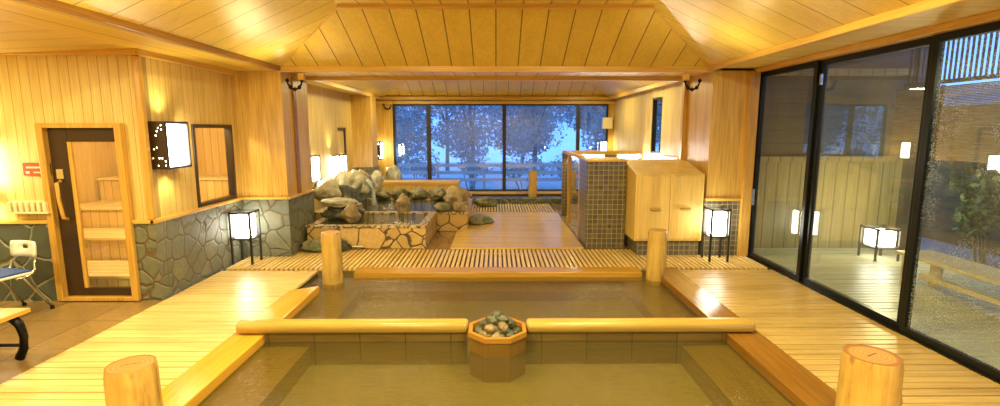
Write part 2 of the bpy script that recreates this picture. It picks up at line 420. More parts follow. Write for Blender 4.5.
# left wall X = -3.6, with window opening Y 6.0-6.9 z .87-1.86
m = MB().box(-3.70, -3.6, 5.325, 6.0, .85, 2.75).box(-3.70, -3.6, 6.9, 7.05, .85, 2.75).box(-3.70, -3.6, 6.0, 6.9, 1.87, 2.75)
st(m.build('wall_left', 'wall_y'))
st(B(-3.70, -3.58, 5.325, 7.05, -0.07, .83).build('wall_left', 'stone_g'))
st(B(-3.61, -3.56, 5.16, 7.05, .83, .87).build('trim_3', 'trim_y', bevel=.005))
st(B(-3.6, -3.54, 5.14, 7.05, 2.54, 2.61).build('trim_4', 'trim_y', bevel=.005))
st(B(-3.64, -3.575, 5.17, 5.23, .87, 2.54).build('trim_5', 'trim_z', bevel=.01))
# sauna window
def framed(name, plane, a0, a1, z0, z1, pos, w, d, fmat, gmat, label=None, kind=True):
    """plane 'x': frame in plane x=pos, runs along y; 'y': plane y=pos, runs along x"""
    r = empty(name, (pos, (a0 + a1) / 2, z0) if plane == 'x' else ((a0 + a1) / 2, pos, z0))
    if kind: r['kind'] = 'structure'
    if label: r['label'] = label
    L = (a1 - a0) / 2; H = z1 - z0
    m = MB(); g = MB()
    def bx(mm, u0, u1, v0, v1, dd):
        if plane == 'x': mm.box(-dd / 2, dd / 2, u0, u1, v0, v1)
        else: mm.box(u0, u1, -dd / 2, dd / 2, v0, v1)
    bx(m, -L, -L + w, 0, H, d); bx(m, L - w, L, 0, H, d); bx(m, -L + w, L - w, 0, w, d); bx(m, -L + w, L - w, H - w, H, d)
    bx(g, -L + w, L - w, w, H - w, .008)
    m.build('frame', fmat, r, bevel=.004); g.build('pane', gmat, r)
    return r
framed('window_1', 'x', 6.0, 6.9, .87, 1.87, -3.63, .045, .09, 'brown', 'glass')
# sauna room behind
st(MB().box(-6.2, -3.7, 8.3, 8.4, 0, 2.6).box(-6.2, -6.1, 5.32, 8.4, 0, 2.6).box(-3.74, -3.70, 7.05, 8.3, 0, 2.6).build('wall_back', 'sauna'))
st(MB().box(-6.2, -3.7, 5.32, 8.4, 2.5, 2.6).build('ceiling', 'ceil_bay'))
st(MB().box(-6.2, -3.7, 5.2, 8.4, -.1, 0.0).build('floor', 'floortile'))
sb = empty('sauna_bench', (-4.9, 5.7, 0))
tag(sb, 'pale wooden tiered sauna bench seen through the glass door', 'bench')
for (y0, y1, z) in ((5.50, 6.2, .17), (6.2, 6.85, .46), (6.85, 7.6, .74), (7.6, 8.3, 1.08)):
    m = MB()
    n = 5; w = (y1 - y0) / n
    for k in range(n): m.box(-1.15, 1.1, y0 - 5.7 + k * w, y0 - 5.7 + (k + 1) * w - .012, z - .035, z)
    m.build('seat', 'bench', sb, bevel=.004)
    m = MB().box(-1.15, 1.1, y0 - 5.7 + .03, y0 - 5.7 + .05, 0, z - .04)
    m.build('riser', 'sauna', sb)

# sauna door
dr = empty('door_1', (-4.23, 5.2, 0)); dr['kind'] = 'structure'; dr['label'] = 'brown framed glass sauna door'
m = MB().box(-.43, -.36, -.06, .12, 0, 1.87).box(.36, .43, -.06, .12, 0, 1.87).box(-.36, .36, -.06, .12, 1.82, 1.87).box(-.36, .36, -.06, .12, 0, .04)
m.build('door_frame', 'trim_z', dr, bevel=.006)
m = MB().box(-.36, -.17, .0, .05, .04, 1.82).box(.32, .36, .0, .05, .04, 1.82).box(-.17, .32, 0, .05, 1.68, 1.82).box(-.17, .32, 0, .05, .04, .13)
m.build('leaf_frame', 'brown', dr, bevel=.006)
B(-.17, .32, .02, .03, .13, 1.68).build('pane', 'glass', dr)
B(-.17, -.13, -.005, .018, .13, 1.68).build('glazing_bead', 'trim_z', dr)
hd = MB().tube([(-.27, -.02, 1.28), (-.27, -.07, 1.26), (-.262, -.075, 1.1), (-.245, -.075, .95), (-.24, -.07, .9), (-.24, -.02, .88)], .018, 8)
hd.build('handle', 'trim_z', dr, smooth=True)
B(-.31, -.24, -.012, 0, 1.3, 1.4).build('lock_plate', 'chrome', dr)

# left column
st(B(-3.6, -2.95, 7.05, 8.0, .83, 2.70).build('column', 'column'))
st(B(-3.62, -2.94, 7.03, 8.02, -.07, .83).build('column', 'stone_g'))
st(MB().box(-3.6, -2.93, 7.01, 7.05, .83, .86).box(-2.95, -2.91, 7.01, 8.0, .83, .86).build('trim_6', 'trim', bevel=.004))
st(MB().box(-2.955, -2.925, 7.4, 7.5, .87, 2.55).build('trim_7', 'trim_dark', bevel=.004))
# second room left wall, column, recess
st(B(-3.4, -3.3, 7.98, 13.0, -.05, 2.75).build('wall_left', 'wall_y'))
st(B(-3.3, -2.85, 11.6, 12.1, .95, 2.7).build('column', 'column'))
st(B(-3.3, -2.83, 11.58, 12.12, -.05, .95).build('column', 'stone_g'))
st(B(-3.3, -2.62, 12.86, 13.0, -.05, 2.7).build('wall_back', 'column'))
st(MB().box(-3.3, -3.27, 10.95, 11.02, .5, 1.85).box(-3.3, -3.27, 10.55, 11.02, 1.8, 1.85).build('trim_8', 'brown'))
# right column
st(B(3.0, 3.64, 7.05, 8.0, .83, 2.70).build('column', 'column'))
st(B(2.97, 3.64, 7.03, 8.0, -.07, .80).build('column', 'tile'))
st(MB().box(2.97, 3.62, 7.0, 7.05, .80, .84).build('trim_9', 'trim', bevel=.004))
st(MB().box(3.48, 3.62, 6.98, 7.06, -.03, 2.6).build('trim_10', 'trim_z', bevel=.006))
st(MB().box(2.94, 3.0, 7.95, 8.05, 1.3, 2.6).build('trim_11', 'trim_z', bevel=.006))
# second room right wall X=3, dark slot window Y 9.2-9.75
m = MB().box(3.0, 3.1, 8.0, 9.15, -.05, 2.75).box(3.0, 3.1, 9.75, 13.0, -.05, 2.75).box(3.0, 3.1, 9.15, 9.75, 2.4, 2.75).box(3.0, 3.1, 9.15, 9.75, -.05, 1.35)
st(m.build('wall_right', 'wall_y'))
st(MB().box(2.93, 3.0, 8.05, 9.0, 1.30, 1.36).build('trim_12', 'trim_y', bevel=.004))
framed('window_2', 'x', 9.15, 9.75, 1.35, 2.4, 3.05, .04, .08, 'black', 'glass')

# back wall: window
st(MB().box(-3.4, 3.1, 12.88, 13.0, 2.46, 2.75).box(-2.62, 3.1, 12.88, 13.0, -.05, .20).build('wall_back', 'column'))
st(MB().box(2.86, 3.1, 12.86, 13.0, .2, 2.5).build('wall_back', 'column'))
st(MB().box(-3.3, 3.0, 12.80, 12.88, 2.45, 2.52).build('trim_13', 'trim', bevel=.005))
st(MB().box(-2.6, 2.9, 12.62, 12.90, .18, .225).build('trim_14', 'trim', bevel=.005))
xs = [-2.62, -1.71, .21, 2.10, 2.86]
for i in range(4):
    framed('window_%d' % (3 + i), 'y', xs[i], xs[i + 1], .225, 2.46, 12.93, .045 if i else .06, .07, 'blackwood', 'glass_back')

# garden sliding doors X = 3.64
ys = [7.02, 5.78, 4.28, 2.7, 1.1, -.5, -3.0]
for i in range(6):
    g = 'glass' if i == 0 else ('glass_mist' if i == 1 else 'glass_drop')
    r = framed('door_%d' % (2 + i), 'x', ys[i + 1], ys[i], 0.0, 2.58, 3.66 + (.03 if i % 2 else 0), .065, .055, 'black', g)
    if i == 0:
        B(-.06, -.02, 0, .03, .75, .98).build('handle', 'chrome', r).location = (0, .55, 0)
    if i == 1:
        B(-.05, -.028, -.02, .01, 2.30, 2.42).build('latch', 'chrome', r).location = (0, .70, 0)
st(MB().box(3.60, 3.74, -3, 7.05, -.05, 0.012).build('sill', 'black'))
st(MB().box(3.55, 3.72, -3, 7.05, 2.58, 2.64).build('trim_15', 'trim_y', bevel=.006))

# ceilings
def coffer(name, x0, x1, y0, y1, z, ins, rise, mx, my):
    zt = z + rise
    a = [(x0, y0, z), (x1, y0, z), (x1, y1, z), (x0, y1, z)]
    b = [(x0 + ins, y0 + ins, zt), (x1 - ins, y0 + ins, zt), (x1 - ins, y1 - ins, zt), (x0 + ins, y1 - ins, zt)]
    st(MB().quad(a[2], a[3], b[3], b[2]).quad(a[0], a[1], b[1], b[0]).build(name, mx))
    st(MB().quad(a[3], a[0], b[0], b[3]).quad(a[1], a[2], b[2], b[1]).build(name, my))
    st(MB().quad(*b).build(name, mx))
coffer('ceiling', -2.95, 2.95, -3.0, 7.05, 2.65, 1.2, .53, 'ceil_x', 'ceil_y')
coffer('ceiling', -2.87, 2.87, 7.9, 12.9, 2.62, 1.2, .50, 'ceil_x', 'ceil_y')
# hip battens and top edge
m = MB()
for sx in (-1, 1):
    m.tube([(sx * 2.95, 7.05, 2.645), (sx * 1.75, 5.85, 3.175)], .014, 6)
m.box(-1.76, 1.76, 5.80, 5.86, 3.14, 3.18)
st(m.build('trim_16', 'trim'))
st(MB().box(-3.6, -2.95, -3, 7.05, 2.60, 2.66).box(-3.6, 3.7, 7.05, 7.9, 2.61, 2.67).build('ceiling', 'ceil_x'))
st(MB().box(2.95, 3.7, -3, 7.05, 2.64, 2.70).build('ceiling', 'ceil_bay'))
st(MB().add([(-6.2, -3, 2.52), (-3.6, -3, 2.62), (-3.6, 5.3, 2.60), (-6.2, 5.3, 2.50)], [(0, 1, 2, 3)]).build('ceiling', 'ceil_bay'))
st(MB().box(-3.4, -2.87, 7.9, 13, 2.60, 2.66).box(2.87, 3.1, 7.9, 13, 2.60, 2.66).box(-3.4, 3.1, 12.85, 13, 2.60, 2.66).build('ceiling', 'ceil_x'))
# trims of coffers
st(MB().box(-2.99, -2.93, -3, 7.05, 2.597, 2.663).build('trim_17', 'trim_dark', bevel=.008))
st(MB().box(2.90, 2.98, -3, 7.05, 2.60, 2.67).build('trim_18', 'trim_y', bevel=.008))
st(MB().box(-3.0, 3.0, 7.02, 7.10, 2.585, 2.665).build('trim_19', 'trim', bevel=.008))
st(MB().box(-2.95, 2.98, 7.84, 7.92, 2.55, 2.62).build('trim_20', 'trim', bevel=.008))
st(MB().box(-2.90, -2.84, 7.9, 12.9, 2.55, 2.63).box(2.84, 2.90, 7.9, 12.9, 2.55, 2.63).build('trim_21', 'trim_y', bevel=.008))
st(MB().box(-2.9, 2.9, 12.78, 12.86, 2.55, 2.63).build('trim_22', 'trim', bevel=.008))
# room behind the camera
st(MB().box(-6.3, 3.8, -3.1, -3.0, -.1, 3.3).build('wall_front', 'wall'))
st(MB().box(-6.3, -6.2, -3.0, 8.4, -.1, 2.75).build('wall_left', 'wall_y'))

# ================================================================ BATH
bath = empty('sunken_bath', (0, 3.0, 0)); tag(bath, 'large sunken wooden bath divided across by a low panel', 'bath')
def bl(x0, x1, y0, y1, z0, z1): return B(x0, x1, y0 - 3, y1 - 3, z0, z1)
bl(-2.33, 2.33, 2.30, 6.42, -.32, -.26).build('bath_floor', 'bathfloor', bath)
for x0, x1 in ((-2.36, -2.33), (2.33, 2.36)): bl(x0, x1, 2.30, 6.42, -.26, -.03).build('side_wall', 'ledge', bath)
for y0, y1 in ((6.36, 6.42), (2.30, 2.36)): bl(-2.33, 2.33, y0, y1, -.26, -.03).build('end_wall', 'bathwood', bath)
MB().add([(-2.31, -.10, -.06), (-2.03, -.10, -.06), (-2.03, 2.56, -.06), (-2.31, 2.40, -.06), (-2.31, -.10, .03), (-2.03, -.10, .03), (-2.03, 2.56, .03), (-2.31, 2.40, .03)],
         [(0, 1, 2, 3), (4, 5, 6, 7), (0, 1, 5, 4), (1, 2, 6, 5), (2, 3, 7, 6), (3, 0, 4, 7)]).build('rim_board', 'rim_l', bath, bevel=.008)['label'] = 'yellow left rim board'
bl(2.03, 2.33, 2.90, 6.32, -.06, .03).build('rim_board', 'rim_r', bath, bevel=.008)['label'] = 'reddish wet rim board'
bl(-1.80, 1.85, 6.12, 6.38, -.10, .02).build('rim_board', 'rim_b', bath, bevel=.008)
bl(-1.80, 1.85, 2.30, 2.52, -.10, .02).build('rim_board', 'rim_b', bath, bevel=.008)
for sx in (-1, 1):
    a, b = sorted((sx * 1.64, sx * 2.33))
    bl(a, b, 2.36, 4.185, -.26, -.08).build('ledge', 'ledge', bath, bevel=.006)
    bl(a, b, 4.255, 6.36, -.26, -.12).build('ledge', 'ledge', bath, bevel=.006)
    a, b = sorted((sx * .26, sx * 2.03))
    bl(a, b, 4.19, 4.25, -.26, .03).build('divider_panel', 'bathwood', bath)
bl(-1.64, 1.64, 5.85, 6.36, -.26, -.14).build('ledge', 'bathwood', bath, bevel=.006)
st(MB().quad((-2.33, 2.36, -.045), (2.33, 2.36, -.045), (2.33, 6.40, -.045), (-2.33, 6.40, -.045)).build('water', 'water'), 'tea coloured hot spring water in the sunken bath')
st(slats_x(-2.30, 2.32, -0.5, 2.30).build('deck_floor', 'deck_x', bevel=.003), 'slatted deck in front of the bath')

# rails
def rail(x0, x1, label):
    m = MB(); seg = 20; n = 12
    vs = []; fs = []
    rings = [(x0, .6), (x0 + .012, .92), (x0 + .03, 1)] + [(x0 + .03 + (x1 - x0 - .06) * k / n, 1) for k in range(1, n)] + [(x1 - .03, 1), (x1 - .012, .92), (x1, .6)]
    for i, (x, s) in enumerate(rings):
        for k in range(seg):
            t = 2 * PI * k / seg
            c, q = math.cos(t), math.sin(t)
            e = .75
            vs.append((x - (x0 + x1) / 2, math.copysign(abs(c) ** e, c) * .075 * s, math.copysign(abs(q) ** e, q) * .056 * s))
    for i in range(len(rings) - 1):
        for k in range(seg):
            k2 = (k + 1) % seg
            fs.append((i * seg + k, i * seg + k2, (i + 1) * seg + k2, (i + 1) * seg + k))
    fs += [tuple(range(seg)), tuple((len(rings) - 1) * seg + k for k in range(seg))]
    m.add(vs, fs)
    o = m.build('rail', 'rail', smooth=True, loc=((x0 + x1) / 2, 4.22, .088))
    tag(o, label, 'rail')
rail(-2.27, -.245, 'rounded wooden rail running from octagonal box to the yellow rim board')
rail(.265, 2.28, 'rounded wooden rail running from octagonal box to the reddish rim board')

# octagonal box
ob = empty('octagonal_box', (.01, 4.10, 0)); tag(ob, 'octagonal wooden box in the bath filled with stones', 'box')
def octo(ap, a0=PI / 8): r = ap / math.cos(PI / 8); return [(r * math.cos(a0 + k * PI / 4), r * math.sin(a0 + k * PI / 4)) for k in range(8)]
def octring(m, ao, ai, z0, z1):
    o, i = octo(ao), octo(ai)
    for k in range(8):
        k2 = (k + 1) % 8
        m.add([(*o[k], z0), (*o[k2], z0), (*i[k2], z0), (*i[k], z0), (*o[k], z1), (*o[k2], z1), (*i[k2], z1), (*i[k], z1)],
              [(0, 1, 2, 3), (4, 5, 6, 7), (0, 1, 5, 4), (2, 3, 7, 6)])
    return m
octring(MB(), .235, .205, -.26, .075).build('side_boards', 'box', ob)
octring(MB(), .245, .212, .08, .122).build('rim', 'boxrim', ob)
MB().prism(octo(.204), .01, .03).build('stone_tray', 'box', ob)

# rocks
def rock(name, loc, size, mat, seed, amp=.22, sub=3, rz=0.0, flat=None):
    bm = bmesh.new(); bmesh.ops.create_icosphere(bm, subdivisions=sub, radius=1)
    off = Vector((seed * 7.3, seed * 3.1, seed * 1.9))
    for v in bm.verts:
        d = v.co.normalized()
        k = 1 + amp * (noise.noise(d * 1.3 + off) * 1.3 + .6 * noise.noise(d * 3.1 + off) + .3 * noise.noise(d * 7 + off) + .15 * noise.noise(d * 15 + off))
        for j in range(6):   # facet planes
            pn = Vector((math.sin(seed * 5 + j * 2.1), math.cos(seed * 3 + j * 1.7), math.sin(seed * 2 + j * 2.9))).normalized()
            dd = d.dot(pn) * k
            if dd > .84: k *= .84 / dd * .5 + .5
        v.co = Vector((d.x * size[0], d.y * size[1], d.z * size[2])) * k
    me = bpy.data.meshes.new(name); bm.to_mesh(me); bm.free()
    for p in me.polygons: p.use_smooth = True
    me.materials.append(M[mat])
    o = bpy.data.objects.new(name, me); C.objects.link(o); o.location = loc; o.rotation_euler = (0, 0, rz)
    return o
peb = []
for ring, (cnt, rad, zz, sz) in enumerate(((8, .145, .085, .062), (4, .06, .10, .07), (6, .10, .15, .055), (3, .045, .20, .055), (1, 0, .245, .038))):
    for k in range(cnt):
        a = 2 * PI * k / cnt + ring * .5
        peb.append((math.cos(a) * rad, math.sin(a) * rad, zz + rnd.uniform(-.01, .01), sz * rnd.uniform(.85, 1.15), 'pebble_b' if (ring, k) in ((0, 5), (0, 6), (2, 3), (2, 4), (0, 2), (2, 0)) else 'pebble_a'))
for i, (x, y, z, s, mt) in enumerate(peb):
    o = rock('stone', (.01 + x, 4.10 + y, z), (s * 1.1, s * .95, s * .8), mt, i + 1.3, .35, 3, i * 1.1)
    tag(o, ('dark green-grey' if mt == 'pebble_a' else 'brown tan') + ' river stone heaped in the octagonal box', 'stone', ('dark' if mt == 'pebble_a' else 'tan') + ' stones in the octagonal box')

# posts
def logpost(loc, r, h, seed, label, base=0.0):
    p = empty('log_post', loc); tag(p, label, 'post')
    seg = 40; nz = 14; vs = []; fs = []
    for i in range(nz + 1):
        z = base + (h - base) * i / nz
        for k in range(seg):
            t = 2 * PI * k / seg
            rr = r * (1.02 - .05 * (z / h)) * (1 + .035 * noise.noise(Vector((math.cos(t) * 1.5, math.sin(t) * 1.5, z * 2.2 + seed * 9))))
            kn = 0
            for q in range(3):
                ta = seed * 2.3 + q * 2.2 - 1.5; za = h * (.35 + .25 * q)
                dt = (t - ta + PI) % (2 * PI) - PI
                kn += .012 * math.exp(-((dt * r / .03) ** 2 + ((z - za) / .03) ** 2))
            rr += kn
            if i == nz: rr -= .006
            vs.append((rr * math.cos(t), rr * math.sin(t), z))
    for i in range(nz):
        for k in range(seg):
            k2 = (k + 1) % seg
            fs.append((i * seg + k, i * seg + k2, (i + 1) * seg + k2, (i + 1) * seg + k))
    fs.append(tuple(range(seg - 1, -1, -1)))
    MB().add(vs, fs).build('trunk', 'log', p, smooth=True)
    top = [vs[nz * seg + k] for k in range(seg)]
    MB().add([(x, y, h - .002) for x, y, z in top] + [(0, 0, h + .001)], [(k, (k + 1) % seg, seg) for k in range(seg)]).build('cut_face', 'endgrain', p)['label'] = 'brown end grain top'
    return p
def logwood():
    t = NT('peeled_log_wood'); v = t.coord()
    n1 = t.noise(t.mapped(v, (30, 30, 2.2)), 1.0, 4.0, .65); n2 = t.noise(v, 4.0, 3.0)
    col = t.mix(t.math('ADD', t.ramp(n1, .35, .7, 0, .6), t.ramp(n2, .45, .7, 0, .45)), rgb(.58, .38, .09), rgb(.34, .19, .04))
    k = t.n('ShaderNodeTexVoronoi', feature='F1', i_Vector=t.mapped(v, (1, 1, .7), (.31, .2, .13)), i_Scale=6.5).outputs['Distance']
    km = t.ramp(k, .08, .2, 1, 0)
    st_ = t.ramp(t.noise(t.mapped(v, (14, 14, 1.2)), 1.0, 5.0, .7), .60, .70, 0, .7)
    col = t.mix(t.math('MAXIMUM', t.math('MULTIPLY', km, .85), st_), col, rgb(.22, .09, .02))
    return t.bsdf(col, .38, t.math('SUBTRACT', n1, t.math('MULTIPLY', km, .5)), .35, .008)
M['log'] = logwood()
def endgrain():
    t = NT('end_grain'); v = t.coord()
    wv = t.n('ShaderNodeTexWave', wave_type='RINGS', rings_direction='Z', i_Vector=t.mapped(v, (1, 1, 0)), i_Scale=14.0, i_Distortion=1.5, i_Detail=2.0)
    sx = t.n('ShaderNodeSeparateXYZ', i_0=v)
    crack = t.math('MULTIPLY', t.ramp(t.math('ABSOLUTE', t.math('ADD', sx.outputs[1], t.math('MULTIPLY', sx.outputs[0], -.5))), .002, .006, 1, 0), t.ramp(t.math('ABSOLUTE', sx.outputs[0]), .03, .05, 1, 0))
    rr = t.n('ShaderNodeVectorMath', operation='LENGTH', i_0=t.mapped(v, (1, 1, 0))).outputs[1]
    col = t.mix(wv.outputs[0], rgb(.34, .16, .04), rgb(.46, .24, .07))
    col = t.mix(t.ramp(rr, .10, .118, 0, 1), col, rgb(.26, .11, .03))
    col = t.mix(crack, col, rgb(.03, .012, .005))
    return t.bsdf(col, .45)
M['endgrain'] = endgrain()
logpost((-2.02, 2.62, 0), .128, .52, 1.0, 'thick peeled log post with knots standing by the yellow rim board', -.08)
logpost((2.08, 2.60, 0), .146, .57, 2.2, 'thick peeled log post standing by the reddish rim board', -.08)
logpost((-2.0, 5.95, 0), .118, .58, 3.1, 'log post in the bath corner, in front of the stone tub', -.12)
logpost((2.0, 6.05, 0), .118, .58, 4.7, 'log post in the bath corner, in front of the wooden cabinet', -.12)
logpost((.92, 12.45, 0), .11, .80, 5.5, 'distant short log post standing at the back window sill', .0)

# ================================================================ LANTERNS
def floor_lantern(loc, w, label, h=.73, zs=.36, d=None, rz=0):
    d = d or w
    p = empty('floor_lantern', loc, rz); tag(p, label, 'lamp')
    L, D = w / 2, d / 2; b = .013
    for sx in (-1, 1):
        for sy in (-1, 1):
            B(sx * L - b, sx * L + b, sy * D - b, sy * D + b, 0, h).build('leg', 'blackwood', p, bevel=.003)
    for z in (h - .02, zs - .01):
        MB().box(-L, L, -D - b, -D + b, z - .01, z + .012).box(-L, L, D - b, D + b, z - .01, z + .012).box(-L - b, -L + b, -D, D, z - .01, z + .012).box(L - b, L + b, -D, D, z - .01, z + .012).build('cross_bar', 'blackwood', p)
    B(-L + .03, L - .03, -D + .03, D - .03, zs + .01, h - .05).build('lamp_shade', 'lamp_b', p, bevel=.01)
    return p
floor_lantern((-3.42, 6.72, 0), .26, 'square paper floor lantern in black frame beside the stone clad column', .72)
floor_lantern((3.06, 6.80, 0), .25, 'square paper floor lantern in black frame beside the wooden cabinet', .74)
floor_lantern((5.44, 6.9, -.02), .32, 'wide low lantern standing outside beyond the garden doors', .47, .20)

def wall_lantern(loc, rz, label, L=.60, D=.17, H=.50, perf=True):
    """local: wall at x=0, sticks out +x; runs along y"""
    p = empty('wall_lantern', loc, rz); tag(p, label, 'lamp')
    t = .022
    MB().box(0, D, -L / 2, L / 2, H / 2 - t, H / 2).box(0, D, -L / 2, L / 2, -H / 2, -H / 2 + t).box(D - t, D, L / 2 - t, L / 2, -H / 2 + t, H / 2 - t).box(D - t, D, -L / 2, -L / 2 + t, -H / 2 + t, H / 2 - t).box(0, .02, L / 2 - t, L / 2, -H / 2 + t, H / 2 - t).build('frame', 'brown', p)
    # perforated end plate facing the room
    r2 = random.Random(5); n = 11; mrows = 32; m = MB()
    holes = set()
    while len(holes) < 13:
        q = (r2.randrange(1, n - 1), r2.randrange(2, mrows - 2))
        if all(abs(q[0] - a) + abs(q[1] - b) > 1 for a, b in holes): holes.add(q)
    for i in range(n):
        for j in range(mrows):
            if (i, j) in holes: continue
            x0 = (D - .001) * i / n; x1 = (D - .001) * (i + 1) / n
            z0 = -H / 2 + H * j / mrows; z1 = -H / 2 + H * (j + 1) / mrows
            m.box(x0, x1, -L / 2 - .012, -L / 2, z0, z1)
    if perf: m.build('perforated_plate', 'brown', p)
    B(.02, D - .012, -L / 2 + .03, L / 2 - .03, -H / 2 + .035, H / 2 - .035).build('lamp_shade', 'lamp', p, bevel=.006)
    return p
def wl_light(x, y, z, pw, dx=.12):
    spot('lantern_up', (x, y, z + .30), (x, y, z + 2), pw, 120, 1.0, .06)
    spot('lantern_down', (x, y, z - .30), (x, y, z - 2), pw, 120, 1.0, .06)
wall_lantern((-3.6, 5.47, 1.64), 0, 'wall lantern with perforated brown side plate between sauna door and window', .40)
wl_light(-3.50, 5.44, 1.64, 16)
wall_lantern((-5.36, 5.2, 1.42), R(-90), 'wall lantern just entering the picture edge above the white chair', .40)
wl_light(-5.22, 5.10, 1.40, 26)
wall_lantern((-3.3, 8.75, 1.13), 0, 'framed wall lantern above the pale boulders beside the stone column', .45, .16, .46, False)
wl_light(-3.22, 8.85, 1.15, 10)
wall_lantern((-3.3, 10.35, 1.05), 0, 'glowing wall lantern above the rocks, second behind the stone column', .50, .16, .50, False)
wl_light(-3.22, 9.95, 1.12, 14)
wall_lantern((-2.98, 12.45, 1.30), 0, 'small perforated wall lantern next to the back window', .34, .16, .45)
wl_light(-2.8, 12.45, 1.30, 8)
wall_lantern((2.8, 12.7, 1.38), R(180), 'small perforated lantern above the shower partition', .2, .14, .3)

# ================================================================ STONE TUBS
def tub(name, x0, x1, y0, y1, z, th, label, wz):
    cx, cy = (x0 + x1) / 2, (y0 + y1) / 2
    p = empty(name, (cx, cy, 0)); tag(p, label, 'bath')
    L, D = (x1 - x0) / 2, (y1 - y0) / 2
    MB().box(-L, L, -D, -D + th, 0, z - .04).box(-L, L, D - th, D, 0, z - .04).box(-L, -L + th, -D + th, D - th, 0, z - .04).box(L - th, L, -D + th, D - th, 0, z - .04).build('stone_wall', 'stone_o', p)
    e = .015
    MB().box(-L - e, L + e, -D - e, -D + th, z - .04, z).box(-L - e, L + e, D - th, D, z - .04, z).box(-L - e, -L + th, -D + th, D - th, z - .04, z).box(L - th, L + e, -D + th, D - th, z - .04, z).build('coping', 'coping', p, bevel=.008)
    B(-L + th, L - th, -D + th, D - th, .0, .04).build('basin_floor', 'stone_g', p)
    o = MB().quad((x0 + th, y0 + th, wz), (x1 - th, y0 + th, wz), (x1 - th, y1 - th, wz), (x0 + th, y1 - th, wz)).build('water', 'water_tub')
    st(o)
tub('stone_tub', -2.88, -1.08, 7.50, 8.83, .36, .11, 'small square stone tub clad in ochre crazy paving behind the cross deck', .335)
B(-.08, .08, -.012, 0, 0, .02).build('white_strip', 'white', bpy.data.objects['stone_tub'], loc=(-.14, -.68, .03))
tub('stone_tub', -3.28, -.52, 8.86, 10.75, .34, .13, 'larger stone tub ringed with boulders below the back window', .31)
# wooden planter box behind boulders
pb = empty('wooden_ledge', (-1.7, 11.5, 0)); tag(pb, 'pale wooden ledge behind the boulders under the back window', 'ledge')
MB().box(-1.0, .86, -.25, .25, .56, .64).build('top_board', 'trim', pb, bevel=.006)
MB().box(-.98, .84, -.23, .23, 0, .56).build('body', 'cab', pb)
st(B(-.6, 2.9, 12.05, 12.62, -.01, .14).build('kerb', 'stone_dark'))
RK = [
 ('boulder', (-2.32, 7.92, .47), (.15, .13, .17), 'rock_o', 1, 'upright blocky ochre boulder on the small tub wall', .2),
 ('boulder', (-1.66, 8.85, .48), (.13, .12, .18), 'rock_o', 2, 'upright rounded ochre boulder on the wall between the two tubs', 0),
 ('boulder', (-.76, 9.75, .50), (.25, .25, .22), 'rock_o', 3, 'largest ochre boulder on the corner of the larger tub', .4),
 ('boulder', (-.96, 8.97, .40), (.15, .12, .10), 'rock_g', 4, 'dark mossy boulder in front of the largest corner boulder', .2),
 ('boulder', (-.66, 8.97, .41), (.12, .12, .11), 'rock_o', 5, 'small tan boulder beside the dark mossy one at the tub corner', 0),
 ('boulder', (-2.05, 10.65, .44), (.18, .18, .14), 'rock_g', 6, 'mossy boulder in the back row, beside the falling water', .3),
 ('boulder', (-1.66, 10.68, .43), (.20, .18, .13), 'rock_g', 7, 'mossy boulder in the back row, middle of the large tub', .9),
 ('boulder', (-1.24, 10.65, .43), (.21, .18, .14), 'rock_g', 8, 'mossy boulder in the back row, next to the largest boulder', 1.5),
 ('boulder', (-2.42, 10.62, .42), (.16, .16, .12), 'rock_g', 9, 'small mossy boulder at the end of the back row', 2.0),
 ('boulder', (-.25, 11.6, .12), (.25, .2, .14), 'rock_g', 10, 'low boulder beside the wooden ledge by the far slats', .4),
 ('boulder', (-.30, 9.5, .07), (.26, .2, .10), 'rock_g', 11, 'flat wet boulder on the floor beside the large tub', .4),
 ('boulder', (-2.58, 8.35, .42), (.30, .26, .18), 'rock_d', 12, 'large dark flat boulder next to the stone column base', .3),
 ('boulder', (-2.62, 8.30, .60), (.30, .26, .08), 'rock_l', 13, 'pale slab rock lying on top of the dark boulder', -.2),
 ('boulder', (-2.75, 9.0, .52), (.28, .28, .32), 'rock_d', 14, 'dark green mound of rock under the framed wall lantern', .8),
 ('boulder', (-2.98, 8.75, .74), (.20, .24, .20), 'rock_l', 15, 'pale rock lit by the framed wall lantern', 1.8),
 ('boulder', (-2.90, 9.6, .72), (.28, .28, .26), 'rock_l', 16, 'pale craggy rock below the second wall lantern', .1),
 ('boulder', (-2.85, 10.15, .62), (.28, .25, .32), 'rock_l', 17, 'pale rock with water spilling over it into the large tub', 2.6),
 ('boulder', (-2.85, 10.6, .72), (.20, .22, .22), 'rock_o', 18, 'tan rock against the stone base of the far column', .6),
 ('boulder', (-2.52, 8.62, .42), (.22, .17, .12), 'rock_o', 19, 'low ochre rock between the upright boulder and dark mound', .6),
 ('boulder', (-2.70, 7.32, .09), (.20, .13, .10), 'rock_g', 20, 'low greenish rock on the deck at the foot of the stone column', .1),
 ('boulder', (-2.36, 7.34, .08), (.16, .11, .09), 'rock_d', 21, 'low dark rock on the deck against the small tub', .1),
 ('boulder', (-2.72, 11.35, .62), (.16, .18, .28), 'rock_l', 22, 'pale craggy rock below the small lantern by the back window', .3),
 ('boulder', (-2.60, 12.4, .50), (.2, .22, .48), 'rock_l', 23, 'tall pale rock in the window corner', 1.1),
]
for n_, loc, size, mt, sd, lab, rz in RK:
    o = rock(n_, loc, size, mt, sd, .34, 4, rz); tag(o, lab, 'rock')
# kerb stones under back window
for i in range(9):
    o = rock('kerb_stone', (-.35 + .36 * i, 12.12, .09), (.17, .08, .085), 'rock_g', 30 + i, .2, 2, 0)
    tag(o, 'green-grey stone in the row edging the back window sill', 'stone', 'edging stones along the back window')
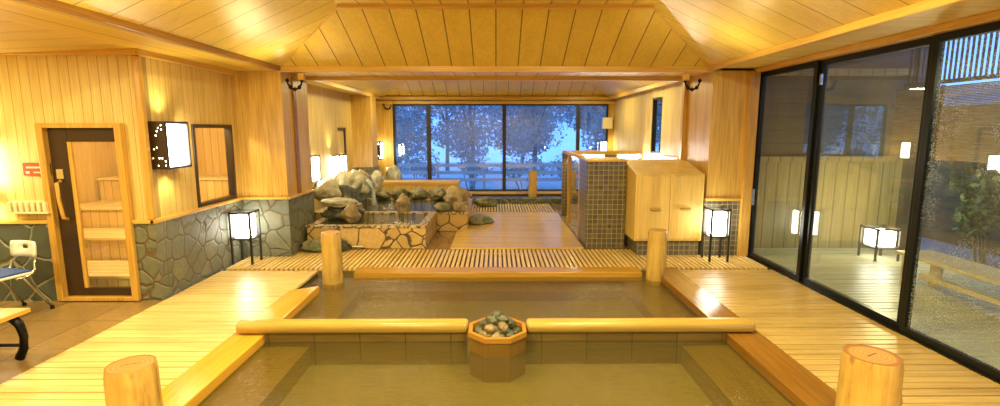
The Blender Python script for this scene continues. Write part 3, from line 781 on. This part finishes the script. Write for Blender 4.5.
# trickle
m = MB()
pts = [(-2.60, 10.05, .80), (-2.52, 10.0, .74), (-2.47, 9.97, .60), (-2.45, 9.95, .44), (-2.44, 9.94, .30)]
m.tube(pts, [.05, .05, .04, .045, .07], 10)
st(m.build('water', 'fall', smooth=True), 'thin stream of water falling into the large tub')

# ================================================================ CABINET, SHOWER BLOCK
cb = empty('wooden_cabinet', (2.5, 7.3, 0)); tag(cb, 'light wooden cabinet with two pull handles on a tiled plinth', 'cabinet')
x0, x1 = 1.98 - 2.5, 2.95 - 2.5
MB().add([(x0, -.28, .22), (x1, -.28, .22), (x1, .70, .22), (x0, .70, .22), (x0, -.28, 1.18), (x1, -.28, 1.18), (x1, .40, 1.33), (x0, .40, 1.33), (x1, .70, 1.33), (x0, .70, 1.33)],
         [(0, 1, 2, 3), (0, 1, 5, 4), (4, 5, 6, 7), (7, 6, 8, 9), (1, 2, 8, 6, 5), (0, 3, 9, 7, 4), (2, 3, 9, 8)]).build('body', 'cab', cb, bevel=.006)
B(x0 + .06, x1 - .02, -.24, .70, 0, .22).build('plinth', 'tile', cb)
for dx in (0, 1):
    d0 = x0 + .03 + dx * .46
    d = B(d0, d0 + .45, -.292, -.275, .25, 1.15).build('door', 'cab', cb, bevel=.004)
    hx = d0 + (.25 if dx == 0 else .22)
    MB().box(hx - .07, hx + .07, -.345, -.29, .68, .705).box(hx - .05, hx + .05, -.31, -.29, .665, .68).build('handle', 'rail', d, bevel=.006)
sbk = empty('shower_block', (1.70, 7.8, 0)); tag(sbk, 'square brown mosaic tiled pier ending the wash area partition', 'partition')
B(-.33, .27, -.28, .35, 0, 1.33).build('pier', 'tile', sbk)
B(-.34, .28, -.29, .36, 1.33, 1.36).build('cap', 'trim', sbk)
sp = empty('shower_partition', (1.42, 9.24, 0)); tag(sp, 'wood framed glass partition leading back from the tiled pier', 'partition')
MB().box(-.04, .03, -1.02, -.92, 0, 1.33).build('post', 'trim_z', sp, bevel=.005)
MB().box(-.04, .03, .30, .40, 0, 1.33).build('post', 'trim_z', sp, bevel=.005)
MB().box(-.05, .06, 1.05, 1.15, 0, 1.33).build('post', 'tile', sp)
MB().box(-.05, .05, -1.05, 1.18, 1.33, 1.38).build('top_rail', 'trim_y', sp, bevel=.005)
B(-.01, .0, -.92, .30, .1, 1.33).build('pane', 'glass', sp)
MB().box(-.03, 1.56, 1.10, 1.16, 1.30, 1.38).build('back_rail', 'trim', sp)
st(B(1.36, 3.0, 8.15, 10.35, -.02, .02).build('floor', 'coping'))
# wash counter
wc = empty('wash_counter', (2.0, 10.0, 0)); tag(wc, 'low wash counter with dark stone front behind the glass partition', 'counter')
B(-.45, .9, -.2, .3, 0, .52).build('front', 'stone_dark', wc); B(-.47, .92, -.24, .3, .52, .56).build('top', 'coping', wc)
B(-.45, .9, .26, .30, .56, 1.3).build('splashback', 'tile', wc)
for i, (bx_, lab) in enumerate(((1.62, 'small dark pump bottle on the wash counter, nearer the partition post'), (1.74, 'small dark pump bottle on the wash counter, next to the other bottle'))):
    bt = empty('pump_bottle', (bx_, 9.86, .56)); tag(bt, lab, 'bottle')
    MB().lathe([(.03, 0), (.034, .01), (.034, .13), (.012, .16), (.012, .18)], 14).build('body', 'brown', bt, smooth=True)
    MB().lathe([(.014, .18), (.014, .21), (.005, .215), (.005, .24)], 10).box(-.005, .045, -.006, .006, .235, .248).build('pump', 'black', bt)
# vanity lamps
for (x, L, lab) in ((1.85, .36, 'bright tube lamp under the partition rail beside the back window'), (2.72, .24, 'bright tube lamp under the partition rail above the cabinet top')):
    v = empty('tube_lamp', (x, 10.26, 1.30)); tag(v, lab, 'lamp')
    B(-L - .02, L + .02, -.03, .03, -.012, .012).build('base', 'white', v)
    MB().tube([(-L, -.02, -.035), (L, -.02, -.035)], .022, 12).build('tube', 'tube', v, smooth=True)
    for sx in (-1, 1): B(sx * L - .012, sx * L + .012, -.04, .02, -.06, -.01).build('holder', 'white', v)
# white box speaker at back window
sk = B(-.12, .12, -.08, .08, -.14, .14).build('wall_speaker', 'cream', bevel=.01, loc=(2.80, 12.74, 1.97)); tag(sk, 'small cream speaker box on the frame of the back window', 'speaker')

# ================================================================ HOOKS
def hook(loc, label, s=1.0):
    p = empty('iron_hook', loc); tag(p, label, 'hook')
    pts = []
    for k in range(15):
        a = PI + PI * k / 14
        pts.append((math.cos(a) * .10 * s, 0, math.sin(a) * .12 * s))
    MB().tube(pts, .014 * s, 8).build('curved_bar', 'iron', p, smooth=True)
    for q in (0, 4, 7, 10, 14):
        x, y, z = pts[q]; MB().lathe([(.006, -.03 * s), (.024 * s, -.014 * s), (.028 * s, 0), (.022 * s, .014 * s), (.006, .03 * s)], 10).build('knob', 'iron', p, smooth=True, loc=(x, y, z))
    B(.06 * s if loc[0] < 0 else -.14 * s, .14 * s if loc[0] < 0 else -.06 * s, -.04, .04, .0, .09 * s).build('mount', 'trim', p, bevel=.005)
    return p
hook((-2.79, 7.12, 2.48), 'black curved iron hook under the beam by the stone clad column')
hook((2.74, 7.12, 2.48), 'black curved iron hook under the beam by the cabinet column')
hook((-2.72, 12.765, 2.425), 'small black curved iron hook at the top corner of the back window', .9)

# ================================================================ LEFT AREA
# chair
ch = empty('shower_chair', (-4.79, 4.74, -.01), R(-14)); tag(ch, 'chrome legged shower chair with white backrest and blue seat', 'chair')
# local: back at +y
t_ = .012
m = MB(); n = 9
vs = []
for j in range(5):
    for i in range(n):
        u = -1 + 2 * i / (n - 1); zz = .55 + .16 * j / 4
        w = .165 * (1 if 0 < j < 4 else .93)
        vs.append((u * w, .20 + .03 * (1 - u * u) + .012 * (j / 4), zz))
f1 = [(j * n + i, j * n + i + 1, (j + 1) * n + i + 1, (j + 1) * n + i) for j in range(4) for i in range(n - 1) if not (j == 2 and 3 <= i <= 4)]
o = MB().add(vs, f1).build('backrest', 'white', ch, smooth=True); sm = o.modifiers.new('solid', 'SOLIDIFY'); sm.thickness = .022
B(-.18, .18, -.20, .15, .40, .425).build('seat', 'white', ch, bevel=.012)
B(-.165, .165, -.19, .14, .425, .445).build('seat_cushion', 'blue', ch, bevel=.012)
for sx in (-1, 1):
    MB().tube([(sx * .13, .215, .62), (sx * .125, .225, .56), (sx * .15, .18, .50), (sx * .165, .17, .44), (sx * .16, .12, .39), (sx * .16, 0, .385)], t_, 8).build('back_support', 'chrome', ch, smooth=True)
    MB().tube([(sx * .165, -.16, .395), (sx * .17, -.15, .38), (sx * .185, -.22, .02)], t_, 8).build('leg', 'chrome', ch, smooth=True)
    MB().tube([(sx * .165, .02, .395), (sx * .17, .06, .38), (sx * .19, .26, .02)], t_, 8).build('leg', 'chrome', ch, smooth=True)
    for yy in (-.22, .26): MB().lathe([(.012, .0), (.018, .002), (.018, .03), (.012, .035)], 10).build('rubber_foot', 'black', ch, loc=(sx * (.185 if yy < 0 else .19), yy, 0))
MB().tube([(-.16, .13, .385), (.16, .13, .385)], .009, 8).build('stretcher', 'chrome', ch, smooth=True)
# table
tb = empty('low_table', (-4.1, 3.15, -.01)); tag(tb, 'low wooden bench table with curved black iron legs at the deck edge', 'table')
for k in range(4): B(-.40 + .2 * k, -.40 + .2 * (k + 1) - .008, -.72, .70, .375, .41).build('top_board', 'trim_y', tb, bevel=.006)
for sy in (-1, 1):
    for sx in (-1, 1):
        pts = [(sx * .33, sy * .60, .37), (sx * .375, sy * .61, .30), (sx * .385, sy * .62, .20), (sx * .36, sy * .63, .10), (sx * .32, sy * .63, .02)]
        MB().tube(pts, [.035, .032, .028, .03, .035], 8).build('leg', 'iron', tb, smooth=True)
    MB().tube([(-.37, sy * .62, .13), (.37, sy * .62, .13)], .014, 8).build('stretcher', 'iron', tb, smooth=True)
    B(-.36, .36, sy * .60 - .02, sy * .60 + .02, .345, .375).build('cross_bar', 'iron', tb)
# sign
sg = empty('wall_sign', (-4.73, 5.19, 1.40)); tag(sg, 'small red notice plate with white lines on panelling beside the sauna door', 'sign')
B(-.14, .14, -.012, 0.008, -.065, .065).build('plate', 'red', sg, bevel=.003)
m = MB().box(-.10, .07, -.015, -.011, .01, .028)
m.build('text_line', 'cream', sg); MB().box(-.03, .09, -.015, -.011, -.038, -.026).box(-.11, -.07, -.015, -.011, -.045, -.02).build('text_line', 'cream', sg)
# rack
rk = empty('wall_rack', (-4.89 + .07, 5.2, 1.01)); tag(rk, 'cream slotted wall rack on panelling beside the sauna door', 'rack')
m = MB().box(-.21, .21, -.015, 0.008, -.06, .06).box(-.21, .21, -.09, -.015, -.065, -.045)
m.build('back_plate', 'cream', rk, bevel=.003)
for k in range(7): B(-.20 + k * .06, -.165 + k * .06, -.09, -.015, -.045, .055).build('divider', 'cream', rk, bevel=.003)

# ================================================================ GARDEN (right side)
point('garden_fill', (5.44, 6.7, .85), 45, .1)
point('garden_fill', (4.4, 3.0, 2.3), 35, .1)  # added light with no lamp seen here, brightens the reed blind
st(slats_x(3.76, 6.2, -1.0, 7.6, z1=-.01).build('terrace_floor', 'terrace'), 'slatted terrace outside the garden doors')
st(B(3.74, 14, -3, 14, -.3, -.08).build('ground', 'ground'))
rb = empty('reed_blind', (6.0, 6, 1.4)); tag(rb, 'brown reed blind hanging across the garden beyond the glass doors', 'blind')
m = MB()
for k in range(48): m.tube([(0, -6, .01 + .0205 * k), (0, 1.6, .01 + .0205 * k)], .0105, 6)
m.build('reeds', 'reed', rb)
for k in range(5): B(-.02, .02, -5.6 + 1.6 * k, -5.57 + 1.6 * k, 0, 1.0).build('cord', 'blackwood', rb)
ls = empty('lattice_screen', (6.05, 6, 2.42)); tag(ls, 'dark upright lattice screen against the dusk sky above the reed blind', 'screen')
m = MB(); y = -4.4
while y < 1.5: m.box(-.005, .005, y, y + .030, 0, 2.0); y += .073
o = m.build('slat', 'blackwood', ls); o['kind'] = 'stuff'
for z in (0, .95, 1.95): B(-.03, .03, -6, 1.5, z, z + .05).build('cross_rail', 'blackwood', ls)
for k in range(3):
    o = B(-.05, .05, -.05, .05, -.08, 3.3).build('fence_post', 'blackwood', loc=(6.14, 2.2 + 2.6 * k, 0)); tag(o, 'dark wooden post holding the blind and lattice screen', 'post', 'posts behind the reed blind')
st(MB().box(3.76, 6.5, 7.62, 7.68, -.08, 1.34).build('wall_garden', 'oldboard'), 'weathered board wall closing the terrace')
st(MB().box(3.76, 6.5, 7.66, 7.72, 1.34, 3.5).build('wall_garden', 'darkboard'))
st(MB().box(3.76, 6.5, 7.56, 7.66, 2.60, 2.70).box(3.76, 6.5, 7.58, 7.66, 1.32, 1.40).build('trim_23', 'oldboard'))
st(MB().box(3.72, 5.5, -3, 7.6, 3.0, 3.06).build('sky_shade_roof', 'darkboard'), 'added eave out of view, shading the terrace from sky light')  # out of view, added to keep sky light off the reed blind
bf = B(-.03, .03, -9, 3.2, 0, 2.3).build('board_fence', 'darkboard', loc=(7.6, 6, -.1)); tag(bf, 'dark board fence behind the garden hedge', 'fence')
gb = empty('garden_bench', (4.95, 5.0, -.02)); tag(gb, 'pale low bench outside beyond the droplet covered glass', 'bench')
B(-.22, .22, -.75, .75, .37, .41).build('seat', 'deck_x', gb, bevel=.006)
for sy in (-1, 1):
    for sx in (-1, 1): B(sx * .17 - .04, sx * .17 + .04, sy * .6 - .05, sy * .6 + .05, 0, .37).build('leg', 'deck_x', gb, bevel=.005)
B(-.03, .03, -.6, .6, .12, .17).build('stretcher', 'deck_x', gb)

def leafmass(blobs, n, size, seed):
    r = random.Random(seed); m = MB(); vs = []; fs = []
    for _ in range(n):
        c, rad = r.choice(blobs)
        while True:
            d = Vector((r.uniform(-1, 1), r.uniform(-1, 1), r.uniform(-1, 1)))
            if .2 < d.length < 1: break
        p = Vector(c) + Vector((d.x * rad[0], d.y * rad[1], d.z * rad[2]))
        a = Vector((r.gauss(0, 1), r.gauss(0, 1), r.gauss(0, 1))).normalized(); b = a.orthogonal().normalized(); b.rotate(Matrix.Rotation(r.uniform(0, 6), 3, a))
        s = size * r.uniform(.5, 1.3); c2 = a.cross(b)
        k = len(vs)
        vs += [tuple(p + b * s), tuple(p + c2 * s * .45), tuple(p - b * s), tuple(p - c2 * s * .45)]; fs.append((k, k + 1, k + 2, k + 3))
    return m.add(vs, fs)
def tree(name, loc, h, w, n, size, seed, mat, label, cat='tree', trunk=True, grp=None):
    p = empty(name, loc); tag(p, label, cat, grp); r = random.Random(seed)
    blobs = [((r.uniform(-w, w) * .6, r.uniform(-w, w) * .4, h * r.uniform(.35, .9)), (w * r.uniform(.35, .6), w * .4, h * r.uniform(.12, .22))) for _ in range(9)]
    leafmass(blobs, n, size, seed).build('foliage', mat, p)
    m = MB()
    if trunk:
        m.tube([(0, 0, -.1), (.05, 0, h * .3), (-.05, 0, h * .6), (.0, 0, h * .85)], [.09, .08, .05, .02], 8)
        for b in blobs[:6]: m.tube([(0, 0, h * .35), tuple(Vector(b[0]) * .6 + Vector((0, 0, h * .15))), b[0]], [.04, .025, .01], 6)
    else:
        for b in blobs[:6]: m.tube([(b[0][0] * .3, b[0][1] * .3, -.05), b[0]], [.02, .008], 6)
    m.build('stems', 'bark', p)
    return p
for i, (x, y, h, w) in enumerate([(6.8, 2.9, 1.7, .6), (6.8, 4.2, 1.8, .6), (6.8, 5.5, 1.7, .6), (6.8, 6.7, 1.75, .55)]):
    tree('garden_shrub', (x, y, -.1), h, w, 2200, .06, 50 + i, 'leaf_g', 'dark leafy shrub growing behind the reed blind', 'shrub', False, 'shrubs behind the reed blind')

# ================================================================ GARDEN (back)
st(B(-9, 12, 13.02, 30, -.35, -.1).build('ground', 'snow'))
fn = empty('garden_fence', (0.5, 15.2, -.1)); tag(fn, 'low grey horizontal railed fence beyond the back window', 'fence')
for k in range(3): B(-7, 8, -.02, .02, .35 + .22 * k, .45 + .22 * k).build('fence_rail', 'fence', fn)
for k in range(11): B(-6.5 + 1.4 * k, -6.42 + 1.4 * k, -.06, -.02, 0, .95).build('post', 'fence', fn)
TR = [(-6.0, 20.5, 5.6, 2.2), (-2.2, 22.5, 6.2, 2.4), (1.2, 23, 6.4, 2.4), (4.8, 22.5, 6.2, 2.4), (-3.4, 17.5, 4.4, 1.7), (-.9, 18.5, 4.2, 1.7), (1.3, 17.4, 4.0, 1.5), (3.6, 18.2, 4.6, 1.8), (6.2, 19.0, 4.6, 1.8)]
TL = ['far background dusk tree at the first pane of the back window', 'far background dusk tree rising behind the gap beside the first pane bar', 'far background dusk tree rising behind the middle window bar', 'far background dusk tree rising behind the last window bar',
      'leafy dusk tree seen through the narrow first pane of the back window', 'dusk tree behind the fence, second from the rocks', 'dusk tree behind the fence, straight behind the distant log post',
      'tall dusk tree behind the shower partition and last window pane', 'tall dusk tree farthest along the garden fence']
for i, (x, y, h, w) in enumerate(TR):
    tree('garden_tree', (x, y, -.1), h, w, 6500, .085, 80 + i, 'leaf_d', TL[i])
for i, x in enumerate((-4.0, -2.4, -.8, .9, 2.4, 4.2)):
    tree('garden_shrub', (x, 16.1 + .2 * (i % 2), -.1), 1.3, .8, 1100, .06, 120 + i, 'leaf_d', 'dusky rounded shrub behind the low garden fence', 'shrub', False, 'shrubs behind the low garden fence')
